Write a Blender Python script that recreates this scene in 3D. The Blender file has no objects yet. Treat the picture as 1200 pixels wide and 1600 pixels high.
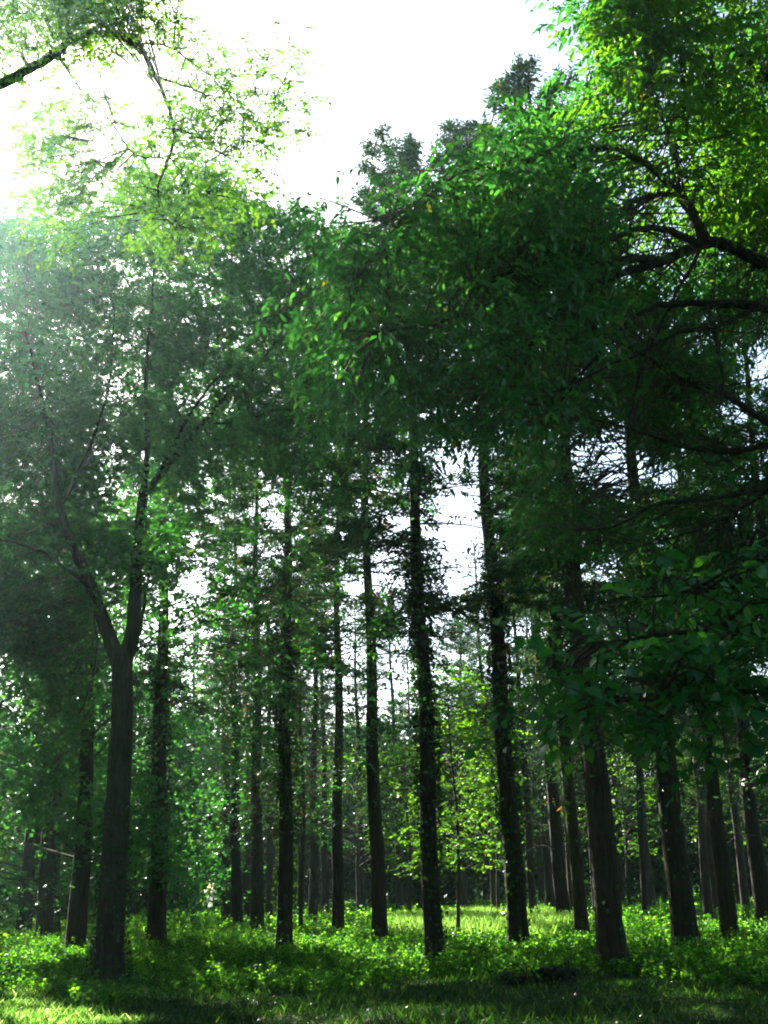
import bpy, math, random
import numpy as np
from math import radians, sin, cos, tan, pi

# ------------------------------------------------------------------ camera, world, sun
scene = bpy.context.scene
rng = np.random.default_rng(11)
random.seed(11)
EYE = 1.6
F = 1800.0                      # focal length in photo pixels (1200 x 1600)
PITCH, ROLL = radians(18.0), radians(1.5)
cd = bpy.data.cameras.new('camera')
cam = bpy.data.objects.new('camera', cd)
scene.collection.objects.link(cam)
cd.sensor_fit = 'VERTICAL'; cd.sensor_height = 36.0; cd.lens = 36.0 * F / 1600.0
cd.clip_start = 0.05; cd.clip_end = 3000
cR = np.array([1.0, 0, 0]); cU = np.array([0, -sin(PITCH), cos(PITCH)]); cF = np.array([0, cos(PITCH), sin(PITCH)])
# the photographer leaned the camera a little: true verticals tilt to the left in the picture
R2 = cR * cos(ROLL) - cU * sin(ROLL)
U2 = cU * cos(ROLL) + cR * sin(ROLL)
import mathutils
m = mathutils.Matrix(((R2[0], U2[0], -cF[0], 0), (R2[1], U2[1], -cF[1], 0), (R2[2], U2[2], -cF[2], EYE), (0, 0, 0, 1)))
cam.matrix_world = m
scene.camera = cam

SUN_AZ, SUN_EL = radians(-27.0), radians(34.0)
SD = np.array([sin(SUN_AZ) * cos(SUN_EL), cos(SUN_AZ) * cos(SUN_EL), sin(SUN_EL)])   # towards the sun
world = bpy.data.worlds.new('World'); scene.world = world; world.use_nodes = True
wn = world.node_tree; wn.nodes.clear()
sky = wn.nodes.new('ShaderNodeTexSky'); sky.sky_type = 'NISHITA'; sky.sun_disc = False
sky.sun_elevation = SUN_EL; sky.sun_rotation = SUN_AZ
sky.air_density = 1.0; sky.dust_density = 1.6; sky.ozone_density = 1.6
bg = wn.nodes.new('ShaderNodeBackground'); bg.inputs[1].default_value = 0.062
wo = wn.nodes.new('ShaderNodeOutputWorld')
wn.links.new(sky.outputs[0], bg.inputs[0]); wn.links.new(bg.outputs[0], wo.inputs[0])
sl = bpy.data.lights.new('sun', 'SUN'); sl.energy = 5.0; sl.angle = radians(0.5); sl.color = (1.0, 0.95, 0.86)
so = bpy.data.objects.new('sun', sl); scene.collection.objects.link(so)
so.rotation_euler = mathutils.Vector(SD).to_track_quat('Z', 'Y').to_euler()
so.location = (-30, 60, 60)
scene.view_settings.view_transform = 'Standard'; scene.view_settings.look = 'None'
scene.view_settings.exposure = 2.5; scene.view_settings.gamma = 1.0
scene.cycles.max_bounces = 8; scene.cycles.diffuse_bounces = 4; scene.cycles.transmission_bounces = 4
scene.cycles.glossy_bounces = 2; scene.cycles.volume_bounces = 0
scene.cycles.use_denoising = True; scene.cycles.filter_width = 1.9
scene.cycles.sample_clamp_indirect = 4.0

HAZE = True

def ray(px, py):
    a = (px - 600.0) / F; b = (800.0 - py) / F
    return cF + R2 * a + U2 * b
def at(px, py, Y):
    d = ray(px, py); return np.array([0, 0, EYE]) + d * (Y / d[1])
def at_many(px, py, Y):
    a = (px - 600.0) / F; b = (800.0 - py) / F
    d = cF[None] + R2[None] * a[:, None] + U2[None] * b[:, None]
    return np.array([0, 0, EYE])[None] + d * (Y / d[:, 1])[:, None]
def project(P):
    q = P - np.array([0, 0, EYE])
    z = q @ cF
    z = np.where(np.abs(z) < 1e-3, 1e-3, z)
    return 600 + F * (q @ R2) / z, 800 - F * (q @ U2) / z
def ground(px, py):
    d = ray(px, py); t = -EYE / d[2]
    return np.array([d[0] * t, d[1] * t, 0.0])

# ------------------------------------------------------------------ openings in the canopy
# shafts: (point, radius) - foliage is kept out of the sun's path to these points
SHAFTS = []
def shaft(px, py, r, Y=None):
    P = ground(px, py) if Y is None else at(px, py, Y)
    SHAFTS.append((P, r))
for px in range(540, 920, 35):
    shaft(px, 1440, 2.4)
for px in range(560, 860, 60):
    shaft(px, 1462, 1.2)
for px in (930, 980, 1010, 1060, 1110, 1180):
    shaft(px, 1436, 1.8)
for px, py in ((20, 1480), (60, 1492), (110, 1505), (0, 1590), (20, 1596), (160, 1500), (-20, 1500), (40, 1520), (70, 1480), (-40, 1560), (60, 1592)):
    shaft(px, py, 1.4)
for px, py in ((230, 1535), (330, 1560), (410, 1572), (620, 1588), (690, 1592), (1060, 1552), (1150, 1556), (480, 1500), (560, 1540)):
    shaft(px, py, 0.33)
for px, py, Y, r in ((630, 1230, 38, 1.6), (700, 1330, 32, 1.5), (740, 1300, 32, 1.2), (640, 1330, 36, 1.2), (300, 1150, 60, 3),
                     (540, 1250, 60, 2.5), (560, 1200, 60, 2.5), (200, 1110, 30, 1.0),
                     (1100, 130, 12, 1.4), (1150, 60, 12, 1.4), (1040, 220, 12, 1.2), (1150, 230, 12, 1.3), (1170, 320, 12, 0.8),
                     (980, 280, 12, 0.8), (1120, 180, 12, 1.2), (1060, 60, 12, 1.2), (1180, 150, 12, 1.2), (1100, 280, 12, .9), (290, 310, 15, .8), (360, 310, 15, .8), (60, 30, 14, 1.0), (240, 270, 15, .8),
                     (620, 230, 22, 1.0), (250, 820, 22, .7)):
    shaft(px, py, r, Y)
SP = np.array([s[0] for s in SHAFTS]); SR = np.array([s[1] for s in SHAFTS])
def shaft_ok(C, keep=0.04):
    ok = np.ones(len(C), bool)
    for P, r in SHAFTS:
        q = C - P; t = q @ SD
        d = np.linalg.norm(q - t[:, None] * SD, axis=1)
        ok &= ~((t > r * 1.3) & (d < r) & (rng.random(len(C)) > keep))
    return ok
# gaps between the crowns where the sky shows (px, py, rx, ry, strength)
GAPS = [(305, 960, 34, 90, .97), (410, 800, 26, 60, .8), (420, 880, 20, 40, .8), (465, 790, 18, 30, .9), (550, 990, 22, 60, .97), (548, 900, 22, 50, .6),
        (605, 890, 26, 60, .85), (612, 1025, 14, 32, .95), (718, 840, 34, 80, .95), (700, 720, 26, 26, .85), (950, 715, 52, 42, .92), (1040, 745, 20, 16, .9),
        (985, 745, 20, 20, .9), (345, 770, 30, 50, .6), (175, 925, 16, 34, .9), (205, 1000, 10, 30, 1), (330, 470, 16, 20, .8),
        (290, 455, 10, 12, .9), (1185, 575, 32, 26, .9), (1150, 640, 30, 20, .6), (150, 1325, 8, 14, .9), (800, 990, 14, 16, .9), (835, 985, 14, 20, .8),
        (940, 890, 30, 16, .5), (90, 890, 40, 20, .5), (180, 610, 22, 22, .6), (305, 610, 18, 34, .7), (60, 620, 20, 14, .7), (230, 715, 12, 12, .9),
        (710, 548, 14, 14, .8), (30, 790, 30, 30, .5), (440, 400, 24, 14, .8), (460, 305, 40, 26, .8), (290, 1080, 18, 30, .7), (215, 545, 18, 14, .7), (370, 640, 16, 14, .5)]
def gap_ok(C):
    px, py = project(C); ok = np.ones(len(C), bool); rn = rng.random(len(C))
    for gx, gy, rx, ry, s in GAPS:
        if gx > 690: rx, ry = rx + 7, ry + 5
        elif gy > 700: s *= .7; rx *= .92
        q = ((px - gx) / rx) ** 2 + ((py - gy) / ry) ** 2
        ok &= ~((q < 1.5) & (rn < .92 * s * np.clip(2.0 - 1.3 * q, 0, 1)))
    return ok

# ------------------------------------------------------------------ mesh builder
class MB:
    def __init__(s): s.v = []; s.q = []; s.t = []; s.qa = []; s.ta = []; s.n = 0
    def add(s, V, Q=None, T=None, qa=None, ta=None):
        V = np.asarray(V, float).reshape(-1, 3)
        if Q is not None and len(Q):
            s.q.append(np.asarray(Q) + s.n); s.qa.append(np.zeros(len(Q)) if qa is None else qa)
        if T is not None and len(T):
            s.t.append(np.asarray(T) + s.n); s.ta.append(np.zeros(len(T)) if ta is None else ta)
        s.v.append(V); s.n += len(V)
    def build(s, name, mat, parent=None, smooth=False):
        me = bpy.data.meshes.new(name)
        if s.n:
            V = np.concatenate(s.v)
            if parent is not None: V = V - np.array(ORG[parent.name])
            nq = sum(len(a) for a in s.q); nt = sum(len(a) for a in s.t)
            Q = np.concatenate(s.q).reshape(-1) if nq else np.zeros(0, int)
            T = np.concatenate(s.t).reshape(-1) if nt else np.zeros(0, int)
            me.vertices.add(len(V)); me.vertices.foreach_set('co', V.astype(np.float32).ravel())
            me.loops.add(len(Q) + len(T)); me.loops.foreach_set('vertex_index', np.concatenate([Q, T]).astype(np.int32))
            me.polygons.add(nq + nt)
            st = np.concatenate([np.arange(nq) * 4, nq * 4 + np.arange(nt) * 3]).astype(np.int32)
            me.polygons.foreach_set('loop_start', st)
            A = np.concatenate((s.qa if nq else []) + (s.ta if nt else []))
            at_ = me.attributes.new('tint', 'FLOAT', 'FACE'); at_.data.foreach_set('value', A.astype(np.float32))
            me.update(calc_edges=True)
            if smooth: me.polygons.foreach_set('use_smooth', np.ones(nq + nt, bool))
        me.materials.append(mat)
        o = bpy.data.objects.new(name, me); scene.collection.objects.link(o)
        if parent is not None: o.parent = parent
        return o
ORG = {}
def thing(name, label, cat, loc, group=None):
    o = bpy.data.objects.new(name, None); scene.collection.objects.link(o)
    o.location = loc; o['label'] = label; o['category'] = cat
    o.empty_display_size = 0.3
    if group: o['group'] = group
    ORG[o.name] = tuple(loc); return o
def nrmz(a): return a / np.maximum(np.linalg.norm(a, axis=-1, keepdims=True), 1e-9)

def smooth_line(pts, n=5):
    pts = np.asarray(pts, float); m_ = len(pts)
    if m_ < 3: return pts
    P = np.vstack([2 * pts[0] - pts[1], pts, 2 * pts[-1] - pts[-2]]); out = []
    for i in range(1, m_):
        p0, p1, p2, p3 = P[i - 1], P[i], P[i + 1], P[i + 2]
        for t in np.arange(n) / n:
            out.append(.5 * ((2 * p1) + (-p0 + p2) * t + (2 * p0 - 5 * p1 + 4 * p2 - p3) * t * t + (-p0 + 3 * p1 - 3 * p2 + p3) * t ** 3))
    out.append(pts[-1]); return np.array(out)
def tube(mb, pts, rad, k=8, lumpy=0.0, cap=False):
    pts = np.asarray(pts, float); rad = np.asarray(rad, float); n = len(pts)
    tg = nrmz(np.gradient(pts, axis=0)); ref = np.array([0.31, 0.95, 0.07])
    if abs(tg[0] @ nrmz(ref)) > .9: ref = np.array([1., 0, 0])
    a = nrmz(np.cross(tg, ref)); b = np.cross(tg, a)
    th = np.arange(k) * 2 * pi / k
    r = rad[:, None] * np.ones(k)[None]
    if lumpy: r = r * (1 + lumpy * rng.standard_normal((n, k)))
    V = pts[:, None] + r[..., None] * (np.cos(th)[None, :, None] * a[:, None] + np.sin(th)[None, :, None] * b[:, None])
    i = np.arange(n - 1)[:, None] * k; j = np.arange(k)[None]; j2 = (j + 1) % k
    Q = np.stack([i + j, i + j2, i + k + j2, i + k + j], -1).reshape(-1, 4)
    mb.add(V.reshape(-1, 3), Q, qa=np.full(len(Q), rng.random()))
def twigs(mb, A, B, r0, r1):
    N = len(A)
    if N == 0: return
    d = nrmz(B - A); ref = np.tile(np.array([.3, .2, .93]), (N, 1)); a = nrmz(np.cross(d, ref)); b = np.cross(d, a)
    V = np.zeros((N, 6, 3)); r0 = np.broadcast_to(r0, (N,)); r1 = np.broadcast_to(r1, (N,))
    for k in range(3):
        o = cos(k * 2.0944) * a + sin(k * 2.0944) * b
        V[:, k] = A + o * r0[:, None]; V[:, 3 + k] = B + o * r1[:, None]
    f = np.array([[0, 1, 4, 3], [1, 2, 5, 4], [2, 0, 3, 5]])
    mb.add(V, (np.arange(N)[:, None, None] * 6 + f[None]).reshape(-1, 4), qa=np.repeat(rng.random(N), 3))

# leaf templates: x across, y along, z up
def tpl_oval(w=.55):      # folded diamond, two triangles
    return (np.array([[0, 0, 0], [w / 2, .45, .07], [0, 1, -.08], [-w / 2, .45, .07]]), np.array([[0, 1, 2, 3]]), None)
def tpl_blade(w=.3):      # long leaf with bent midrib
    V = np.array([[0, 0, 0], [0, .35, .05], [0, .7, .02], [0, 1, -.12], [-w / 2, .3, .1], [-w * .42, .65, .06], [w / 2, .3, .1], [w * .42, .65, .06]])
    return (V, np.array([[1, 2, 5, 4], [1, 6, 7, 2]]), np.array([[0, 1, 4], [2, 3, 5], [0, 6, 1], [2, 7, 3]]))
OVAL, ROUND, NEEDLE, BLADE, BROAD = tpl_oval(.62), tpl_oval(.8), tpl_oval(.32), tpl_blade(.36), tpl_blade(.62)
def leaves(mb, B, D, Nn, size, tpl, tint=None):
    N = len(B)
    if N == 0: return
    V, Q, T = tpl
    D = nrmz(D); X = nrmz(np.cross(D, Nn)); Z = np.cross(X, D)
    size = np.broadcast_to(size, (N,))
    W = B[:, None] + size[:, None, None] * (V[None, :, 0:1] * X[:, None] + V[None, :, 1:2] * D[:, None] + V[None, :, 2:3] * Z[:, None])
    k = len(V); base = np.arange(N)[:, None, None] * k
    if tint is None: tint = rng.random(N)
    q = (base + Q[None]).reshape(-1, 4)
    t = (base + T[None]).reshape(-1, 3) if T is not None else None
    mb.add(W, q, t, qa=np.repeat(tint, len(Q)), ta=None if T is None else np.repeat(tint, len(T)))
def sprays(lm, tm, C, D, L, n, size, tpl, droop=.3, wild=.5, tint_shift=None, tw=.004):
    """leafy shoots: at each point C a twig along D with n leaves alternating on its sides"""
    N = len(C)
    if N == 0: return
    L = np.broadcast_to(L, (N,)); D = nrmz(D)
    t = (np.arange(n) + .5) / n
    side = np.where(np.arange(n) % 2, 1., -1.)
    up = np.array([0, 0, 1.])
    S = nrmz(np.cross(D, up[None] + .35 * rng.standard_normal((N, 3))))
    P = C[:, None] + D[:, None] * (L[:, None] * t[None])[..., None]
    P[..., 2] -= droop * L[:, None] * (t ** 2)[None]
    dd = D[:, None] * .55 + S[:, None] * side[None, :, None] + wild * rng.standard_normal((N, n, 3)) * .6
    dd[..., 2] -= droop
    nn = up[None, None] + wild * rng.standard_normal((N, n, 3))
    sz = size * (0.7 + .6 * rng.random((N, n)))
    tint = np.clip(rng.random((N, 1)) * .6 + .4 * rng.random((N, n)), 0, 1)
    if tint_shift is not None: tint = tint_shift + 0 * tint
    leaves(lm, P.reshape(-1, 3), dd.reshape(-1, 3), nn.reshape(-1, 3), sz.ravel(), tpl, tint.ravel())
    if tm is not None:
        E = C + D * L[:, None]; E[:, 2] -= droop * L
        twigs(tm, C, E, tw, tw * .4)

# ------------------------------------------------------------------ materials
def mat(name):
    m = bpy.data.materials.new(name); m.use_nodes = True; m.node_tree.nodes.clear()
    return m, m.node_tree.nodes, m.node_tree.links
def leaf_mat(name, stops, tr_gain=2.2, tr=.45, gloss=.06, rough=.35, yellow=(1.9, 1.15, .35)):
    m, N, L = mat(name)
    at_ = N.new('ShaderNodeAttribute'); at_.attribute_name = 'tint'
    cr = N.new('ShaderNodeValToRGB')
    while len(cr.color_ramp.elements) > 1: cr.color_ramp.elements.remove(cr.color_ramp.elements[-1])
    for i, (p, c) in enumerate(stops):
        e = cr.color_ramp.elements[0] if i == 0 else cr.color_ramp.elements.new(p)
        e.position = p; e.color = (*c, 1)
    L.new(at_.outputs['Fac'], cr.inputs[0])
    df = N.new('ShaderNodeBsdfDiffuse'); L.new(cr.outputs[0], df.inputs[0])
    mx = N.new('ShaderNodeMix'); mx.data_type = 'RGBA'; mx.blend_type = 'MULTIPLY'; mx.inputs[0].default_value = 1
    L.new(cr.outputs[0], mx.inputs[6]); mx.inputs[7].default_value = (*[tr_gain * y for y in yellow], 1)
    tl = N.new('ShaderNodeBsdfTranslucent'); L.new(mx.outputs[2], tl.inputs[0])
    m1 = N.new('ShaderNodeMixShader'); m1.inputs[0].default_value = tr
    L.new(df.outputs[0], m1.inputs[1]); L.new(tl.outputs[0], m1.inputs[2])
    gl = N.new('ShaderNodeBsdfGlossy'); gl.inputs['Roughness'].default_value = rough
    m2 = N.new('ShaderNodeMixShader'); m2.inputs[0].default_value = gloss * .5; L.new(m1.outputs[0], m2.inputs[1]); L.new(gl.outputs[0], m2.inputs[2])
    o = N.new('ShaderNodeOutputMaterial'); L.new(m2.outputs[0], o.inputs[0])
    return m
def bark_mat(name, c1, c2, scale=1.0, moss=.25):
    m, N, L = mat(name)
    tc = N.new('ShaderNodeTexCoord'); mp = N.new('ShaderNodeMapping'); mp.inputs['Scale'].default_value = (14 * scale, 14 * scale, 2.2 * scale)
    L.new(tc.outputs['Object'], mp.inputs[0])
    n1 = N.new('ShaderNodeTexNoise'); n1.inputs['Scale'].default_value = 1.0; n1.inputs['Detail'].default_value = 6; n1.inputs['Roughness'].default_value = .65
    L.new(mp.outputs[0], n1.inputs['Vector'])
    vr = N.new('ShaderNodeTexVoronoi'); vr.feature = 'DISTANCE_TO_EDGE'; vr.inputs['Scale'].default_value = 1.1
    L.new(mp.outputs[0], vr.inputs['Vector'])
    cr = N.new('ShaderNodeValToRGB'); cr.color_ramp.elements[0].position = .3; cr.color_ramp.elements[1].position = .72
    cr.color_ramp.elements[0].color = (*c1, 1); cr.color_ramp.elements[1].color = (*c2, 1)
    L.new(n1.outputs[0], cr.inputs[0])
    n2 = N.new('ShaderNodeTexNoise'); n2.inputs['Scale'].default_value = 1.3; n2.inputs['Detail'].default_value = 4
    L.new(tc.outputs['Object'], n2.inputs['Vector'])
    r2 = N.new('ShaderNodeMapRange'); r2.inputs[1].default_value = .5; r2.inputs[2].default_value = .7; r2.inputs[4].default_value = moss
    L.new(n2.outputs[0], r2.inputs[0])
    mx = N.new('ShaderNodeMix'); mx.data_type = 'RGBA'; L.new(r2.outputs[0], mx.inputs[0]); L.new(cr.outputs[0], mx.inputs[6]); mx.inputs[7].default_value = (.05, .075, .025, 1)
    ad = N.new('ShaderNodeMath'); ad.operation = 'MULTIPLY_ADD'; ad.inputs[1].default_value = .8
    oi = N.new('ShaderNodeObjectInfo'); rr = N.new('ShaderNodeMapRange'); rr.inputs[3].default_value = .5; rr.inputs[4].default_value = 1.3; L.new(oi.outputs['Random'], rr.inputs[0])
    hv = N.new('ShaderNodeHueSaturation'); L.new(rr.outputs[0], hv.inputs['Value']); L.new(mx.outputs[2], hv.inputs['Color'])
    L.new(vr.outputs[0], ad.inputs[0]); L.new(n1.outputs[0], ad.inputs[2])
    bp = N.new('ShaderNodeBump'); bp.inputs['Strength'].default_value = .9; bp.inputs['Distance'].default_value = .06; L.new(ad.outputs[0], bp.inputs['Height'])
    pb = N.new('ShaderNodeBsdfPrincipled'); pb.inputs['Roughness'].default_value = .9; pb.inputs['Specular IOR Level'].default_value = .2
    L.new(hv.outputs[0], pb.inputs['Base Color']); L.new(bp.outputs[0], pb.inputs['Normal'])
    o = N.new('ShaderNodeOutputMaterial'); L.new(pb.outputs[0], o.inputs[0])
    return m
M_leaf = leaf_mat('broad_leaf', [(0, (.007, .06, .022)), (.5, (.013, .11, .034)), (.9, (.028, .15, .024)), (1, (.08, .18, .018))], gloss=.1)
M_dark = leaf_mat('dark_leaf', [(0, (.008, .07, .028)), (.6, (.015, .125, .036)), (.92, (.035, .17, .025)), (1, (.17, .17, .02))], tr=.45, gloss=.12, rough=.3)
M_young_lit = leaf_mat('young_and_lit_leaf', [(0, (.018, .10, .008)), (.5, (.03, .14, .010)), (1, (.06, .18, .012))], tr=.5, tr_gain=2.4)  # bright green also paints backlight into the upper right crown
M_needle = leaf_mat('needle', [(0, (.006, .042, .022)), (.6, (.012, .066, .03)), (.86, (.02, .07, .016)), (.9, (.09, .065, .025)), (1, (.13, .08, .04))], tr=.28, tr_gain=1.8)
M_ivy = leaf_mat('ivy_leaf', [(0, (.006, .035, .008)), (.7, (.012, .055, .010)), (1, (.03, .09, .014))], tr=.25, rough=.25)
M_herb = leaf_mat(gloss=.03, rough=.5, name='herb_leaf', stops=[(0, (.007, .045, .005)), (.5, (.020, .11, .010)), (1, (.12, .32, .04))], tr=.5, tr_gain=2.4, yellow=(1.5, 1.15, .4))
M_grass = leaf_mat('grass_blade', [(0, (.003, .016, .003)), (.6, (.007, .032, .005)), (.97, (.03, .09, .010)), (1, (.10, .10, .035))], tr=.5, tr_gain=3.0, yellow=(1.5, 1.2, .4))  # very dark green puts the lawn's shade into the colour
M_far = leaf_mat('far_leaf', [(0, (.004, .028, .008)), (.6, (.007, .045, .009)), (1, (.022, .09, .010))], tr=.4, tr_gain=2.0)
M_bark = bark_mat('conifer_bark', (.013, .010, .006), (.062, .044, .027))
M_bark2 = bark_mat('broadleaf_bark', (.013, .011, .007), (.052, .045, .026), 1.3, .4)
M_twig = bark_mat('twig_bark', (.045, .035, .025), (.10, .08, .055), 2.0, .1)
M_log = bark_mat('rotten_wood', (.015, .011, .008), (.05, .036, .024), 1.5, .5)

def ground_mat():
    m, N, L = mat('forest_soil')
    tc = N.new('ShaderNodeTexCoord')
    n1 = N.new('ShaderNodeTexNoise'); n1.inputs['Scale'].default_value = .35; n1.inputs['Detail'].default_value = 8
    n2 = N.new('ShaderNodeTexNoise'); n2.inputs['Scale'].default_value = 9; n2.inputs['Detail'].default_value = 8
    L.new(tc.outputs['Object'], n1.inputs['Vector']); L.new(tc.outputs['Object'], n2.inputs['Vector'])
    c1 = N.new('ShaderNodeValToRGB'); e = c1.color_ramp.elements
    e[0].position = .35; e[0].color = (.018, .035, .008, 1); e[1].position = .7; e[1].color = (.045, .033, .018, 1)
    L.new(n2.outputs[0], c1.inputs[0])
    c2 = N.new('ShaderNodeValToRGB'); e = c2.color_ramp.elements
    e[0].position = .4; e[0].color = (.015, .04, .008, 1); e[1].position = .65; e[1].color = (.03, .055, .012, 1)
    L.new(n1.outputs[0], c2.inputs[0])
    mx = N.new('ShaderNodeMix'); mx.data_type = 'RGBA'; mx.inputs[0].default_value = .5
    L.new(c1.outputs[0], mx.inputs[6]); L.new(c2.outputs[0], mx.inputs[7])
    bp = N.new('ShaderNodeBump'); bp.inputs['Distance'].default_value = .05; L.new(n2.outputs[0], bp.inputs['Height'])
    pb = N.new('ShaderNodeBsdfPrincipled'); pb.inputs['Roughness'].default_value = .95; pb.inputs['Specular IOR Level'].default_value = .1
    L.new(mx.outputs[2], pb.inputs['Base Color']); L.new(bp.outputs[0], pb.inputs['Normal'])
    o = N.new('ShaderNodeOutputMaterial'); L.new(pb.outputs[0], o.inputs[0])
    return m

# ------------------------------------------------------------------ ground
def gz(x, y):
    return .06 * np.sin(x * .55 + 1.3) * np.cos(y * .4) + .04 * np.sin(x * 1.3 + y * .9) - .0
def build_ground():
    r = np.concatenate([np.linspace(0, 60, 90), np.geomspace(62, 900, 24)])
    a = np.linspace(0, 2 * pi, 120, endpoint=False)
    X = (r[:, None] * np.cos(a)[None]); Y = (r[:, None] * np.sin(a)[None]) + 30
    Z = gz(X, Y) * np.clip(1.6 - r / 80, 0, 1)[:, None]
    V = np.stack([X, Y, Z], -1).reshape(-1, 3)
    n, k = len(r), len(a); i = np.arange(n - 1)[:, None] * k; j = np.arange(k)[None]; j2 = (j + 1) % k
    Q = np.stack([i + j, i + k + j, i + k + j2, i + j2], -1).reshape(-1, 4)
    mb = MB(); mb.add(V, Q); o = mb.build('ground', ground_mat(), smooth=True); o['kind'] = 'structure'
build_ground()

# ------------------------------------------------------------------ trunks
def trunk_mesh(pts, r0, rtop, k=16, flare=.5, nlobe=5, step=.35, kink=.012):
    """tapered trunk along pts with root flare and uneven bark"""
    pts = np.asarray(pts, float)
    seg = np.linalg.norm(np.diff(pts, axis=0), axis=1); s = np.concatenate([[0], np.cumsum(seg)]); L = s[-1]
    q = np.unique(np.concatenate([np.array([0, .06, .14, .25, .4, .6, .85]), np.arange(1.1, L, step), [L]]))
    q = q[q <= L]
    C = np.stack([np.interp(q, s, pts[:, i]) for i in range(3)], -1)
    ph = rng.random(4) * 6
    C[:, 0] += kink * np.sin(q * .9 + ph[0]) * np.minimum(q, 3); C[:, 1] += kink * np.sin(q * .7 + ph[1]) * np.minimum(q, 3)
    r = r0 + (rtop - r0) * (q / L) ** 1.15
    th = np.arange(k) * 2 * pi / k
    fl = flare * np.exp(-q / .28)
    lob = .5 + .5 * np.cos(nlobe * th + ph[2])
    rr = r[:, None] * (1 + fl[:, None] * (.45 + .9 * lob[None]) + .035 * np.sin(3 * th[None] + q[:, None] * .8 + ph[3]) + .02 * rng.standard_normal((len(q), k)))
    V = np.stack([C[:, 0:1] + rr * np.cos(th), C[:, 1:2] + rr * np.sin(th), C[:, 2:3] + 0 * rr], -1)
    V[0, :, 2] -= .25
    n = len(q); i = np.arange(n - 1)[:, None] * k; j = np.arange(k)[None]; j2 = (j + 1) % k
    Q = np.stack([i + j, i + j2, i + k + j2, i + k + j], -1).reshape(-1, 4)
    mb = MB(); mb.add(V.reshape(-1, 3), Q); return mb, C, r

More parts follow.
